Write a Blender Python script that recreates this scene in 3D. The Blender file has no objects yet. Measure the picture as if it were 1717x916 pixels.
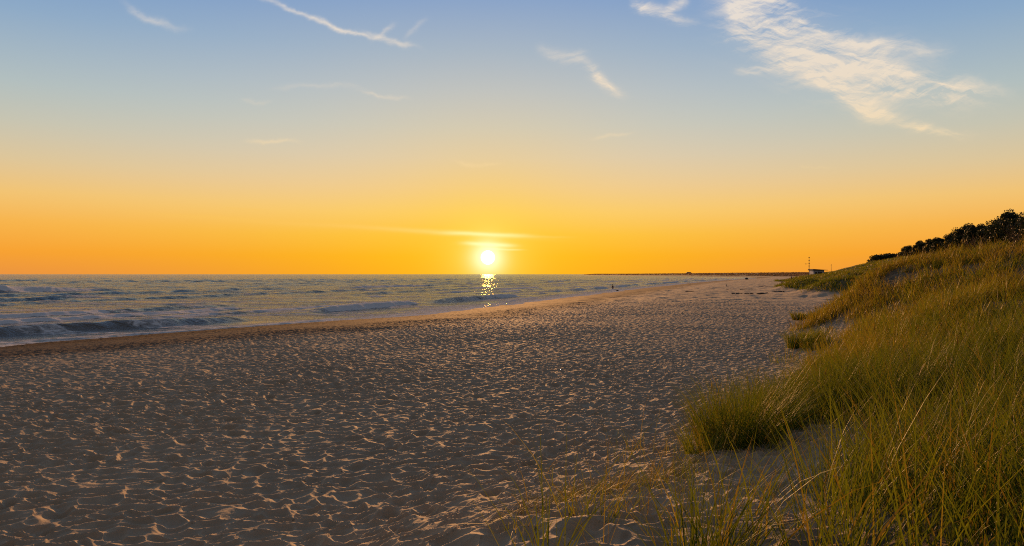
import bpy, bmesh, math, random
import numpy as np
from mathutils import Vector, Matrix

scene = bpy.context.scene
COL = scene.collection
rng = np.random.default_rng(7)
random.seed(7)

# ------------------------------------------------------------------ camera, sky, sun, exposure
CH = 3.2                      # eye height above the water, metres
F = 1226.0                    # focal length in pixels of the 1717 px wide photograph
cam_d = bpy.data.cameras.new('camera')
cam_d.sensor_width = 36.0
cam_d.lens = 36.0 * F / 1717.0
cam_d.clip_start = 0.05
cam_d.clip_end = 120000.0
cam_d.shift_y = 2.0 / 1717.0
cam = bpy.data.objects.new('camera', cam_d)
COL.objects.link(cam)
cam.location = (0, 0, CH)
cam.rotation_euler = (math.radians(90), 0, 0)
scene.camera = cam

SUN_AZ = math.atan2(818 - 858.5, F)          # radians right of +Y
SUN_EL = math.atan2(28.0, F)
SUN_DIR = Vector((math.sin(SUN_AZ) * math.cos(SUN_EL), math.cos(SUN_AZ) * math.cos(SUN_EL), math.sin(SUN_EL)))
LAMP_EL = math.radians(7.0)
LAMP_DIR = Vector((math.sin(SUN_AZ) * math.cos(LAMP_EL), math.cos(SUN_AZ) * math.cos(LAMP_EL), math.sin(LAMP_EL)))

scene.view_settings.view_transform = 'Standard'
scene.view_settings.look = 'None'
scene.view_settings.gamma = 1.0
scene.view_settings.exposure = 0.0
scene.view_settings.use_curve_mapping = False
scene.cycles.max_bounces = 6
scene.cycles.diffuse_bounces = 3
scene.cycles.glossy_bounces = 3
scene.cycles.transmission_bounces = 3
scene.cycles.transparent_max_bounces = 6
scene.cycles.use_denoising = False
scene.cycles.filter_width = 1.1
scene.cycles.sample_clamp_indirect = 8.0

sun_d = bpy.data.lights.new('sun', 'SUN')
sun_d.energy = 5.0
sun_d.angle = math.radians(0.6)
sun_d.color = (1.0, 0.47, 0.16)
sun = bpy.data.objects.new('sun', sun_d)
COL.objects.link(sun)
sun.rotation_euler = (-LAMP_DIR).to_track_quat('-Z', 'Y').to_euler()

def lin(c):
    out = []
    for v in c[:3]:
        v = v / 255.0
        out.append(v / 12.92 if v <= 0.04045 else ((v + 0.055) / 1.055) ** 2.4)
    return tuple(out) + (1.0,)

class NT:
    """tiny helper to write node trees as expressions"""
    def __init__(self, tree):
        self.t = tree; self.n = tree.nodes; self.l = tree.links
    def put(self, sock, v):
        if v is None: return
        if isinstance(v, bpy.types.NodeSocket): self.l.new(v, sock)
        else: sock.default_value = v
    def m(self, op, a, b=None, c=None, clamp=False):
        n = self.n.new('ShaderNodeMath'); n.operation = op; n.use_clamp = clamp
        self.put(n.inputs[0], a); self.put(n.inputs[1], b); self.put(n.inputs[2], c)
        return n.outputs[0]
    def vm(self, op, a, b=None, out=0):
        n = self.n.new('ShaderNodeVectorMath'); n.operation = op
        self.put(n.inputs[0], a); self.put(n.inputs[1], b)
        return n.outputs[out]
    def mix(self, f, a, b, mode='MIX'):
        n = self.n.new('ShaderNodeMix'); n.data_type = 'RGBA'; n.blend_type = mode
        self.put(n.inputs[0], f); self.put(n.inputs[6], a); self.put(n.inputs[7], b)
        return n.outputs[2]
    def ramp(self, f, stops, interp='LINEAR'):
        n = self.n.new('ShaderNodeValToRGB'); cr = n.color_ramp; cr.interpolation = interp
        while len(cr.elements) < len(stops): cr.elements.new(0.5)
        for e, (p, c) in zip(cr.elements, stops):
            e.position = p; e.color = c if len(c) == 4 else tuple(c) + (1,)
        self.put(n.inputs[0], f)
        return n.outputs[0]
    def noise(self, vec, scale, detail=4, rough=0.5, dist=0.0, out=0):
        n = self.n.new('ShaderNodeTexNoise')
        self.put(n.inputs['Vector'], vec); n.inputs['Scale'].default_value = scale
        n.inputs['Detail'].default_value = detail; n.inputs['Roughness'].default_value = rough
        n.inputs['Distortion'].default_value = dist
        return n.outputs[out]
    def maprange(self, v, a, b, c=0.0, d=1.0, smooth=False):
        n = self.n.new('ShaderNodeMapRange')
        if smooth: n.interpolation_type = 'SMOOTHSTEP'
        self.put(n.inputs[0], v)
        for i, k in zip((1, 2, 3, 4), (a, b, c, d)): self.put(n.inputs[i], k)
        return n.outputs[0]
    def attr(self, name):
        n = self.n.new('ShaderNodeAttribute'); n.attribute_name = name
        return n.outputs['Fac']
    def comb(self, x, y, z=0.0):
        n = self.n.new('ShaderNodeCombineXYZ')
        self.put(n.inputs[0], x); self.put(n.inputs[1], y); self.put(n.inputs[2], z)
        return n.outputs[0]

world = bpy.data.worlds.new('World')
scene.world = world
world.use_nodes = True
world.node_tree.nodes.clear()
W = NT(world.node_tree)

# wisp of cirrus: (cx, cy) in degrees-like tangent units, angle, half length, half width, bend
wg = bpy.data.node_groups.new('cirrus_wisp', 'ShaderNodeTree')
for nm in ('U', 'V', 'CX', 'CY', 'COS', 'SIN', 'LEN', 'WID', 'BEND', 'GAIN'):
    wg.interface.new_socket(nm, in_out='INPUT', socket_type='NodeSocketFloat')
wg.interface.new_socket('Mask', in_out='OUTPUT', socket_type='NodeSocketFloat')
G = NT(wg)
gi = wg.nodes.new('NodeGroupInput'); go = wg.nodes.new('NodeGroupOutput')
I = {s.name: s for s in gi.outputs if s.name}
du = G.m('SUBTRACT', I['U'], I['CX']); dv = G.m('SUBTRACT', I['V'], I['CY'])
a_ = G.m('DIVIDE', G.m('ADD', G.m('MULTIPLY', du, I['COS']), G.m('MULTIPLY', dv, I['SIN'])), I['LEN'])
b_ = G.m('SUBTRACT', G.m('MULTIPLY', dv, I['COS']), G.m('MULTIPLY', du, I['SIN']))
a2 = G.m('MULTIPLY', a_, a_)
b2 = G.m('DIVIDE', G.m('SUBTRACT', b_, G.m('MULTIPLY', a2, I['BEND'])), I['WID'])
e = G.m('ADD', G.m('MULTIPLY', a2, a2), G.m('MULTIPLY', b2, b2))
mk = G.m('MULTIPLY', G.m('EXPONENT', G.m('MULTIPLY', e, -1.0)), I['GAIN'])
wg.links.new(mk, go.inputs[0])

geo = W.n.new('ShaderNodeTexCoord')
D = W.vm('NORMALIZE', geo.outputs['Generated'])
sp = W.n.new('ShaderNodeSeparateXYZ'); W.l.new(D, sp.inputs[0])
dx, dy, dz = sp.outputs
hd = W.vm('NORMALIZE', W.comb(dx, dy, 0.0))
hdot = W.vm('DOT_PRODUCT', hd, (math.sin(SUN_AZ), math.cos(SUN_AZ), 0), out=1)
sdot = W.vm('DOT_PRODUCT', D, tuple(SUN_DIR), out=1)
def zz(py): return math.sin(math.atan((460 - py) / F))
side = W.ramp(W.m('MAXIMUM', dz, 0.0), [
    (0.0, lin((236, 146, 72))), (zz(428), lin((251, 160, 56))), (zz(385), lin((251, 180, 80))), (zz(345), lin((245, 197, 116))),
    (zz(298), lin((222, 200, 156))), (zz(245), lin((198, 198, 180))), (zz(190), lin((176, 192, 194))), (zz(90), lin((138, 170, 202))),
    (zz(0), lin((108, 149, 202))), (0.6, lin((98, 116, 146))), (1.0, lin((98, 102, 112)))])
cent = W.ramp(W.m('MAXIMUM', dz, 0.0), [
    (0.0, lin((255, 172, 20))), (zz(430), lin((255, 182, 28))), (zz(395), lin((255, 197, 64))), (zz(358), lin((254, 208, 112))),
    (zz(315), lin((243, 208, 152))), (zz(266), lin((225, 208, 180))), (zz(214), lin((206, 205, 194))), (zz(155), lin((188, 197, 202))), (zz(85), lin((164, 184, 204))),
    (zz(0), lin((136, 166, 206))), (0.6, lin((98, 116, 146))), (1.0, lin((98, 102, 112)))])
caz = W.m('POWER', W.m('MAXIMUM', hdot, 0.0), 9.0)
skyc = W.mix(caz, side, cent)
# the side of the sky turned away from the sun is dusk already
back = W.maprange(hdot, -0.45, 0.70, 0.12, 1.0, smooth=True)
duskc = W.mix(W.m('MAXIMUM', dz, 0.0), lin((92, 82, 80)), lin((84, 86, 94)))
skyc = W.mix(back, duskc, skyc)
ang = W.m('ARCCOSINE', W.m('MINIMUM', sdot, 0.9999999))      # radians from the sun
def glow(r_deg, p):
    return W.m('EXPONENT', W.m('MULTIPLY', W.m('POWER', W.m('DIVIDE', ang, math.radians(r_deg)), p), -1.0))
skyc = W.mix(W.m('MULTIPLY', glow(8.0, 1.3), 0.6), skyc, lin((255, 208, 40)))
skyc = W.mix(W.m('MULTIPLY', glow(2.2, 1.4), 0.9), skyc, (1.1, 0.86, 0.16, 1))
# clouds
iy = W.m('DIVIDE', 1.0, W.m('MAXIMUM', dy, 0.05))
U = W.m('MULTIPLY', dx, iy); V = W.m('MULTIPLY', dz, iy)
wv = W.comb(U, V, 0.0)
wn = W.noise(wv, 9.0, 5, 0.6, 0.0, out=1)
wsep = W.n.new('ShaderNodeSeparateXYZ'); W.l.new(wn, wsep.inputs[0])
Uw = W.m('ADD', U, W.m('MULTIPLY', W.m('SUBTRACT', wsep.outputs[0], 0.5), 0.055))
Vw = W.m('ADD', V, W.m('MULTIPLY', W.m('SUBTRACT', wsep.outputs[1], 0.5), 0.045))
def wisps(lst):
    tot = None
    for (px, py, angd, ln, wd, bend, gain) in lst:
        n = W.n.new('ShaderNodeGroup'); n.node_tree = wg
        W.l.new(Uw, n.inputs['U']); W.l.new(Vw, n.inputs['V'])
        t = math.radians(-angd)
        for k, v in (('CX', (px - 858.5) / F), ('CY', (460 - py) / F), ('COS', math.cos(t)), ('SIN', math.sin(t)),
                     ('LEN', ln / F), ('WID', wd / F), ('BEND', bend / F), ('GAIN', gain)):
            n.inputs[k].default_value = v
        tot = n.outputs[0] if tot is None else W.m('ADD', tot, n.outputs[0])
    return tot
big = wisps([(1262, 8, 32, 75, 42, 0, 1.1), (1310, 62, 35, 100, 50, -6, 1.1), (1400, 92, 22, 135, 42, 8, 1.0), (1480, 136, 10, 160, 22, 6, 1.05),
             (1400, 140, 32, 80, 22, 0, 0.8), (1480, 186, 22, 85, 11, 6, 0.7), (1580, 220, 12, 55, 8, 5, 0.8), (1460, 70, 2, 50, 8, 0, 0.5),
             (1285, 118, -8, 45, 9, 0, .6), (1560, 142, 7, 110, 15, 6, 0.9), (1520, 84, 4, 60, 12, 0, 0.55), (1250, 60, -14, 45, 12, 0, .5), (1112, 28, 25, 45, 9, 8, 0.7), (1128, 10, -50, 25, 8, 0, 0.6), (1076, 8, 30, 14, 7, 0, 0.5),
             (946, 92, 8, 36, 12, 6, 0.42), (1018, 136, 38, 38, 9, 3, 0.85), (985, 112, 40, 30, 12, 0, .35)])
thin = wisps([(540, 32, 17, 125, 4, 0, 0.95), (655, 62, 20, 45, 4, 0, .65), (645, 50, -35, 24, 4, 0, 0.5), (258, 28, 25, 50, 6, 6, 0.5),
              (642, 160, 2, 40, 3, 3, 0.75), (535, 138, 3, 70, 4, -8, 0.25), (430, 165, -2, 25, 3, 0, 0.3), (462, 238, 7, 42, 3, 0, 0.5),
              (1020, 227, -9, 34, 3, 0, 0.55), (800, 277, 2, 36, 3, 3, 0.5), (1365, 285, 2, 20, 2, 0, .2), (700, 45, -45, 22, 5, 0, .3)])
low = W.m('ADD', 0.0, 0.0)
streak = None
for (px, py, angd, ln, wd, bend, gain) in [(560, 378, 3.6, 300, 4, 0, 0.7), (815, 393, 1.5, 70, 3.0, 0, 1.1), (820, 410, 2.5, 42, 3.2, 0, 1.6),
                                           (845, 418, 2, 30, 1.5, 0, .9), (410, 350, 3, 34, 2, 0, 0.3), (900, 397, 0, 60, 2, 0, .25)]:
    n = W.n.new('ShaderNodeGroup'); n.node_tree = wg
    W.l.new(U, n.inputs['U'])
    W.l.new(W.m('ADD', V, W.m('MULTIPLY', W.m('SUBTRACT', wsep.outputs[1], 0.5), 0.006)), n.inputs['V'])
    t = math.radians(-angd)
    for k, v in (('CX', (px - 858.5) / F), ('CY', (460 - py) / F), ('COS', math.cos(t)), ('SIN', math.sin(t)),
                 ('LEN', ln / F), ('WID', wd / F), ('BEND', bend / F), ('GAIN', gain)):
        n.inputs[k].default_value = v
    streak = n.outputs[0] if streak is None else W.m('ADD', streak, n.outputs[0])
# combed fibres: noise stretched along the wind
def fibre(angd, sx, sy, rough=0.62, off=0.0):
    t = math.radians(-angd)
    a = W.m('ADD', W.m('MULTIPLY', Uw, math.cos(t)), W.m('MULTIPLY', Vw, math.sin(t)))
    b = W.m('SUBTRACT', W.m('MULTIPLY', Vw, math.cos(t)), W.m('MULTIPLY', Uw, math.sin(t)))
    return W.noise(W.comb(W.m('MULTIPLY', a, sx), W.m('MULTIPLY', b, sy), off), 1.0, 8, rough, 0.5)
f1 = fibre(14, 5, 34, 0.68)
f2 = fibre(-16, 9, 62, 0.7, off=4.0)
fb = W.m('ADD', W.m('MULTIPLY', f1, 0.58), W.m('MULTIPLY', f2, 0.42))
bigm = W.m('MULTIPLY', W.m('MINIMUM', big, 1.15), W.maprange(W.m('ADD', fb, W.m('MULTIPLY', W.m('MINIMUM', big, 1.0), 0.06)), 0.465, 0.655, 0.02, 1.0))
bigm = W.m('MINIMUM', W.m('ADD', W.m('MULTIPLY', bigm, 1.0), W.m('MULTIPLY', W.m('MINIMUM', big, 1.0), 0.08)), 0.84)
thinm = W.m('MULTIPLY', thin, W.maprange(fb, 0.36, 0.60, 0.15, 1.0))
cm = W.m('MINIMUM', W.m('ADD', bigm, W.m('MULTIPLY', thinm, 0.8)), 0.95)
ccol = W.ramp(V, [(0.0, lin((255, 228, 120))), (0.14, lin((255, 222, 160))), (0.24, lin((250, 228, 198))), (0.36, lin((247, 233, 216)))])
skyc = W.mix(cm, skyc, ccol)
skyc = W.mix(W.m('MINIMUM', W.m('MULTIPLY', streak, 0.62), 0.9), skyc, W.mix(glow(6.0, 1.5), lin((255, 200, 92)), (1.25, 1.05, 0.42, 1)))
# the disc itself with its soft white-hot edge
disc = W.maprange(ang, math.radians(0.20), math.radians(0.58), 1.0, 0.0, smooth=True)
skyc = W.mix(W.m('MULTIPLY', glow(1.1, 1.9), 0.95), skyc, (1.4, 1.3, 0.80, 1))
skyc = W.mix(disc, skyc, (340.0, 160.0, 26.0, 1))
nish = W.n.new('ShaderNodeTexSky'); nish.sky_type = 'NISHITA'; nish.sun_disc = False
nish.sun_elevation = SUN_EL; nish.sun_rotation = SUN_AZ
nis = W.mix(1.0, nish.outputs[0], (0.06, 0.06, 0.06, 1), 'MULTIPLY')
tot = W.mix(0.05, skyc, nis)
bgn = W.n.new('ShaderNodeBackground'); W.l.new(tot, bgn.inputs[0]); bgn.inputs[1].default_value = 1.0
wo = W.n.new('ShaderNodeOutputWorld'); W.l.new(bgn.outputs[0], wo.inputs[0])

# ------------------------------------------------------------------ helpers
def tag(o, label=None, cat=None, group=None, kind=None):
    if label: o['label'] = label
    if cat: o['category'] = cat
    if group: o['group'] = group
    if kind: o['kind'] = kind
    return o

def new_obj(name, me, mat=None, parent=None):
    o = bpy.data.objects.new(name, me)
    COL.objects.link(o)
    if mat is not None and me is not None and not me.materials: me.materials.append(mat)
    if parent is not None: o.parent = parent
    return o

def empty(name, loc=(0, 0, 0), rz=0.0):
    o = bpy.data.objects.new(name, None); COL.objects.link(o)
    o.location = loc; o.rotation_euler = (0, 0, rz); o.empty_display_size = 0.2
    return o

def mesh_np(name, verts, quads=None, tris=None, smooth=True, attrs=None):
    me = bpy.data.meshes.new(name)
    verts = np.asarray(verts, dtype=np.float32)
    me.vertices.add(len(verts)); me.vertices.foreach_set('co', verts.ravel())
    nq = 0 if quads is None else len(quads); nt = 0 if tris is None else len(tris)
    parts = []; tot = []
    if nq: parts.append(np.asarray(quads, dtype=np.int32).ravel()); tot.append(np.full(nq, 4, np.int32))
    if nt: parts.append(np.asarray(tris, dtype=np.int32).ravel()); tot.append(np.full(nt, 3, np.int32))
    li = np.concatenate(parts); lt = np.concatenate(tot)
    ls = np.concatenate(([0], np.cumsum(lt)[:-1])).astype(np.int32)
    me.loops.add(len(li)); me.loops.foreach_set('vertex_index', li)
    me.polygons.add(len(lt)); me.polygons.foreach_set('loop_start', ls); me.polygons.foreach_set('loop_total', lt)
    if smooth: me.polygons.foreach_set('use_smooth', np.ones(len(lt), dtype=bool))
    me.update(calc_edges=True)
    if attrs:
        for k, v in attrs.items():
            a = me.attributes.new(k, 'FLOAT', 'POINT'); a.data.foreach_set('value', np.asarray(v, dtype=np.float32))
    return me

def bm_mesh(name, bm, smooth=False):
    me = bpy.data.meshes.new(name); bm.normal_update(); bm.to_mesh(me); bm.free()
    if smooth: me.polygons.foreach_set('use_smooth', [True] * len(me.polygons))
    return me

def add_box(bm, x0, x1, y0, y1, z0, z1):
    vs = [bm.verts.new(p) for p in ((x0, y0, z0), (x1, y0, z0), (x1, y1, z0), (x0, y1, z0), (x0, y0, z1), (x1, y0, z1), (x1, y1, z1), (x0, y1, z1))]
    for f in ((0, 3, 2, 1), (4, 5, 6, 7), (0, 1, 5, 4), (1, 2, 6, 5), (2, 3, 7, 6), (3, 0, 4, 7)):
        bm.faces.new([vs[i] for i in f])

def add_tube(bm, pts, rads, seg=8, cap=True):
    rings = []
    pts = [Vector(p) for p in pts]
    for i, p in enumerate(pts):
        d = (pts[min(i + 1, len(pts) - 1)] - pts[max(i - 1, 0)]).normalized()
        u = d.orthogonal().normalized() if abs(d.z) < 0.99 else Vector((1, 0, 0))
        u = (u - d * u.dot(d)).normalized(); v = d.cross(u)
        rings.append([bm.verts.new(p + (u * math.cos(2 * math.pi * k / seg) + v * math.sin(2 * math.pi * k / seg)) * rads[i]) for k in range(seg)])
    for a, b in zip(rings[:-1], rings[1:]):
        for k in range(seg):
            bm.faces.new((a[k], a[(k + 1) % seg], b[(k + 1) % seg], b[k]))
    if cap:
        bm.faces.new(list(reversed(rings[0]))); bm.faces.new(rings[-1])

# ------------------------------------------------------------------ noise in numpy
def hsh(ix, iy, seed):
    h = (ix.astype(np.int64) * 374761393 + iy.astype(np.int64) * 668265263 + seed * 144269504) & 0xffffffff
    h = ((h ^ (h >> 13)) * 1274126177) & 0xffffffff
    h = ((h ^ (h >> 15)) * 2246822519) & 0xffffffff
    h = h ^ (h >> 16)
    return h / 4294967296.0
def vnoise(x, y, seed=0):
    ix = np.floor(x); iy = np.floor(y); fx = x - ix; fy = y - iy
    ux = fx * fx * (3 - 2 * fx); uy = fy * fy * (3 - 2 * fy)
    a = hsh(ix, iy, seed); b = hsh(ix + 1, iy, seed); c = hsh(ix, iy + 1, seed); d = hsh(ix + 1, iy + 1, seed)
    return (a + (b - a) * ux) * (1 - uy) + (c + (d - c) * ux) * uy - 0.5
def fbm(x, y, oct=4, seed=0, gain=0.5):
    t = 0; a = 1.0
    for o in range(oct):
        t = t + a * vnoise(x * 2 ** o + 17.3 * o, y * 2 ** o - 9.1 * o, seed + o); a *= gain
    return t
def cells(x, y, seed):
    ix = np.floor(x); iy = np.floor(y)
    f1 = np.full(x.shape, 9.0); f2 = np.full(x.shape, 9.0); idr = np.zeros(x.shape)
    for i in (-1, 0, 1):
        for j in (-1, 0, 1):
            cx = ix + i; cy = iy + j
            px = cx + 0.1 + 0.8 * hsh(cx, cy, seed); py = cy + 0.1 + 0.8 * hsh(cx, cy, seed + 7)
            d = (px - x) ** 2 + (py - y) ** 2
            less = d < f1
            f2 = np.where(less, f1, np.minimum(f2, d))
            idr = np.where(less, hsh(cx, cy, seed + 13), idr)
            f1 = np.where(less, d, f1)
    return np.sqrt(f1), np.sqrt(f2), idr
def sstep(a, b, x):
    t = np.clip((x - a) / (b - a), 0, 1)
    return t * t * (3 - 2 * t)

# ------------------------------------------------------------------ shape of the land
SHORE_KEY = [(-400, -260), (-160, -80), (-62, -6), (-34, 18), (-22, 31.4), (-12.8, 43.6), (-2.4, 71), (13.7, 119), (48, 218), (98, 350), (157, 490),
             (215, 640), (240, 760), (246, 900), (248, 1226), (225, 1750), (212, 2500), (230, 2650), (500, 3200), (2500, 5000), (9000, 9000)]
def catmull(P, n=6):
    P = [np.array(p, float) for p in P]; out = []
    for i in range(len(P) - 1):
        p0 = P[max(i - 1, 0)]; p1 = P[i]; p2 = P[i + 1]; p3 = P[min(i + 2, len(P) - 1)]
        t01 = max(np.linalg.norm(p1 - p0), 1e-6) ** 0.5; t12 = np.linalg.norm(p2 - p1) ** 0.5; t23 = max(np.linalg.norm(p3 - p2), 1e-6) ** 0.5
        m1 = (p2 - p1) + t12 * ((p1 - p0) / t01 - (p2 - p0) / (t01 + t12)) if i > 0 else (p2 - p1)
        m2 = (p2 - p1) + t12 * ((p3 - p2) / t23 - (p3 - p1) / (t12 + t23)) if i < len(P) - 2 else (p2 - p1)
        for k in range(n):
            t = k / n
            out.append((2 * t**3 - 3 * t**2 + 1) * p1 + (t**3 - 2 * t**2 + t) * m1 + (-2 * t**3 + 3 * t**2) * p2 + (t**3 - t**2) * m2)
    out.append(P[-1])
    return np.array(out)
SHORE = catmull(SHORE_KEY, 5)
def shore_dist(x, y):
    """metres inland of the waterline (negative out at sea)"""
    best = np.full(x.shape, 1e18); sg = np.ones(x.shape)
    for a, b in zip(SHORE[:-1], SHORE[1:]):
        ex, ey = b - a; L2 = ex * ex + ey * ey
        t = np.clip(((x - a[0]) * ex + (y - a[1]) * ey) / L2, 0, 1)
        qx = x - a[0] - t * ex; qy = y - a[1] - t * ey
        d = qx * qx + qy * qy
        c = ex * (y - a[1]) - ey * (x - a[0])
        less = d < best
        sg = np.where(less, np.where(c > 0, -1.0, 1.0), sg); best = np.where(less, d, best)
    return np.sqrt(best) * sg

# ground points read off the photograph: (px, py, distance ahead, how thickly the grass stands)
CTRL = [(850, 916, 5.0, .08), (1100, 916, 4.6, .35), (1180, 916, 4.6, .4), (1260, 905, 4.9, .45), (1330, 890, 5.2, .4), (1200, 960, 4.2, .8), (1350, 1000, 3.9, .8), (1400, 916, 4.3, .8), (1717, 916, 4.2, 1), (850, 870, 5.6, .08), (930, 905, 5.0, .12),
        (1000, 835, 6.6, .05), (1130, 795, 7.6, .08), (1180, 765, 8.6, .12), (1250, 748, 9.2, .5), (1290, 742, 9.4, .5), (1330, 735, 9.6, .15),
        (1340, 790, 7.8, 0), (1270, 800, 7.5, 0.0), (1200, 840, 6.7, .12), (1100, 850, 6.2, .04), (1300, 860, 6.3, .12), (1370, 790, 7.6, .04), (1380, 750, 8.6, .1), (1420, 850, 6.2, .6), (1450, 780, 7.4, .7),
        (1500, 800, 6.6, .9), (1700, 800, 6.0, 1), (1600, 700, 8.5, 1), (1717, 700, 8, 1), (1450, 680, 11, 1), (1380, 700, 10.5, .9), (1330, 660, 14, .8), (1290, 690, 12.6, .6),
        (1255, 665, 15, .05), (1300, 630, 18, .1), (1400, 610, 17, 1), (1500, 600, 16, 1), (1717, 580, 14, 1), (1600, 520, 21, 1), (1717, 500, 21, 1),
        (1717, 440, 27, 1), (1717, 418, 31, 1), (1600, 438, 33, 1), (1527, 450, 36, 1), (1470, 468, 36, 1), (1440, 482, 36, 1), (1415, 515, 33, .8),
        (1385, 562, 29, .15), (1345, 600, 22.6, .05), (1365, 575, 26, .05), (1450, 560, 24, 1), (1500, 520, 28, 1), (1600, 470, 28, 1), (1415, 580, 23, .7)]
cp = [((px - 858.5) / F * Y, Y, CH - (py - 460) / F * Y, g) for px, py, Y, g in CTRL]
cp += [(0, 0, 1.55, .3), (2, 2, 1.65, .6), (-2, 2.4, 1.25, .2), (-4, 4, .75, 0), (-6, 0, 1.0, 0), (5, 0, 2.2, .8), (9, 4, 2.5, 1), (-1.0, 4.4, 1.2, .1),
       (13, 8, 3.0, 1), (21, 15, 3.8, 1), (29, 30, 4.8, 1), (32, 8, 5, 1), (0, -10, 2.0, .6), (20, -12, 4.5, 1), (-9, -8, 1.0, .1),
       (28, 41, 3.2, 1), (26, 44, 2.2, 1), (24, 47, 1.3, .6), (21.5, 47, .7, .05), (18.5, 42, .64, 0), (18.0, 38, .64, 0), (19.8, 43.5, .66, 0), (34, 50, 4.0, 1), (45, 40, 6.5, 1)]
BZ = 0.62
cp += [(x, y, BZ, 0) for x, y in ((-7, 6), (-4, 7), (-1.6, 8.2), (-1.8, 6.6), (0.2, 9.3), (1.8, 11), (3.6, 14), (5.6, 18), (8, 23.5), (11.2, 29), (14.4, 36), (16.5, 42),
                                  (-8, 14), (-2, 18), (3, 25), (6, 34), (-6, 26), (12, 46), (20, 52), (-14, 4), (-18, -10))]
cp = np.array(cp)
def _U(r2): return np.where(r2 > 0, 0.5 * r2 * np.log(np.maximum(r2, 1e-12)), 0)
K = _U((cp[:, None, 0] - cp[None, :, 0]) ** 2 + (cp[:, None, 1] - cp[None, :, 1]) ** 2) + 1.2 * np.eye(len(cp))
P3 = np.c_[np.ones(len(cp)), cp[:, :2]]
A = np.block([[K, P3], [P3.T, np.zeros((3, 3))]])
wts = np.linalg.solve(A, np.r_[cp[:, 2], 0, 0, 0])
def near_dune(x, y):
    z = wts[-3] + wts[-2] * x + wts[-1] * y
    for i in range(len(cp)):
        z = z + wts[i] * _U((x - cp[i, 0]) ** 2 + (y - cp[i, 1]) ** 2)
    return z
def near_grass(x, y):
    num = 0; den = 1e-9
    for i in range(len(cp)):
        w = 1.0 / ((x - cp[i, 0]) ** 2 + (y - cp[i, 1]) ** 2 + 0.15) ** 2
        num = num + w * cp[i, 3]; den = den + w
    return num / den
# single hummocks further up the beach: (px, Y, height, half width, half depth)
MOUNDS = [(1362, 112, 1.25, 3.6, 7.0), (1352, 118, .8, 4.0, 5.0), (1415, 84, 2.0, 3.6, 7.0), (1390, 150, 1.2, 6, 12), (1337, 128, .4, 3.5, 5), (1372, 200, .5, 7, 14), (1352, 240, .5, 8, 20)]
def bluff_h(y):
    return 9.6 - 5.6 * sstep(330, 640, y) - 1.0 * sstep(900, 2000, y)
def land(x, y, s=None):
    """returns height, vegetation density, inland distance"""
    if s is None: s = shore_dist(x, y)
    beach = np.where(s < 0, 0.055 * s, 0.05 * np.clip(s, 0, 6) + 0.035 * np.clip(s - 6, 0, 9))
    beach = np.maximum(beach, -3.5)
    d = s - (30 + 3.5 * sstep(45, 90, y) - 5.5 * sstep(200, 420, y)) + 2.2 * fbm(x / 14, y / 14, 3, 40)
    H = bluff_h(y)
    prof = H * (0.17 * sstep(0, 10, d) + 0.83 * sstep(6, 52, d))
    prof = prof + sstep(0, 6, d) * (0.9 * fbm(x / 7, y / 7, 3, 50) * np.clip(H / 8, .4, 1))
    far = beach + np.maximum(prof, 0)
    vegf = sstep(0.5, 3.5, d + 1.5 * fbm(x / 4, y / 4, 2, 61))
    for (px, Y, h, hw, hd_) in MOUNDS:
        cx = (px - 858.5) / F * Y
        e = ((x - cx) / hw) ** 2 + ((y - Y) / hd_) ** 2
        g = np.exp(-e * 0.9)
        far = far + h * g; vegf = np.maximum(vegf, sstep(0.25, 0.5, g))
    w = sstep(48, 62, np.hypot(x * 0.75, y) + 0 * x) * 1.0
    w = np.where(y < -15, 1.0, w)
    near_m = w < 1
    zn = np.copy(far); gn = np.copy(vegf)
    if near_m.any():
        t = near_dune(x[near_m], y[near_m]); b = beach[near_m]
        k = 0.10
        t2 = 0.5 * (t + b + np.sqrt((t - b) ** 2 + k * k)) - k * 0.5 * np.exp(-((t - b) / 0.5) ** 2)
        zn[near_m] = t2
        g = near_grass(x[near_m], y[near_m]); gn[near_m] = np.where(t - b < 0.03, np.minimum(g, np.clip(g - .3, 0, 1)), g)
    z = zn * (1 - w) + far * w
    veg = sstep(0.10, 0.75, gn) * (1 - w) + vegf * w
    return z, veg, d

def rough_amp(x, y, s, veg):
    a = sstep(3, 11, s + 2.5 * fbm(x / 6, y / 6, 3, 70))
    a = 0.34 + 0.66 * a
    a = a * (0.85 + 0.5 * fbm(x / 3.2, y / 3.2, 2, 71))
    return a * (1 - 0.45 * veg)
def foot_relief(x, y):
    """trampled, wind-softened sand: hollows that meet in sharp crooked rims"""
    c, s_ = math.cos(0.30), math.sin(0.30)
    wx = x + 0.26 * fbm(x * 1.5, y * 1.5, 3, 81); wy = y + 0.24 * fbm(x * 1.5, y * 1.5, 3, 91)
    a = wx * c + wy * s_; b = -wx * s_ + wy * c
    f1, f2, r = cells(a / 0.32, b / 0.20, 3)
    e = f2 - f1
    h = 0.066 * (1 - np.exp(-(f1 / 0.46) ** 2)) * (0.75 + 0.45 * r)
    h = h + 0.010 * np.exp(-(e / 0.22) ** 2)
    p1, p2, pr = cells(a / 0.62 + 3, b / 0.80, 43)
    h = h - 0.040 * np.exp(-((p1 / 0.20) ** 4)) * (pr > 0.45) + 0.018 * np.exp(-(((p1 - 0.27) / 0.06) ** 2)) * (pr > 0.45)
    g1, g2, r2 = cells(a / 0.15 + 5, b / 0.115, 23)
    h = h + 0.011 * (1 - np.exp(-(g1 / 0.5) ** 2)) * (0.3 + r2)
    h = h + 0.034 * fbm(x / 1.3, y / 1.1, 2, 101) + 0.012 * fbm(x / .12, y / .1, 2, 111)
    return h

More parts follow.
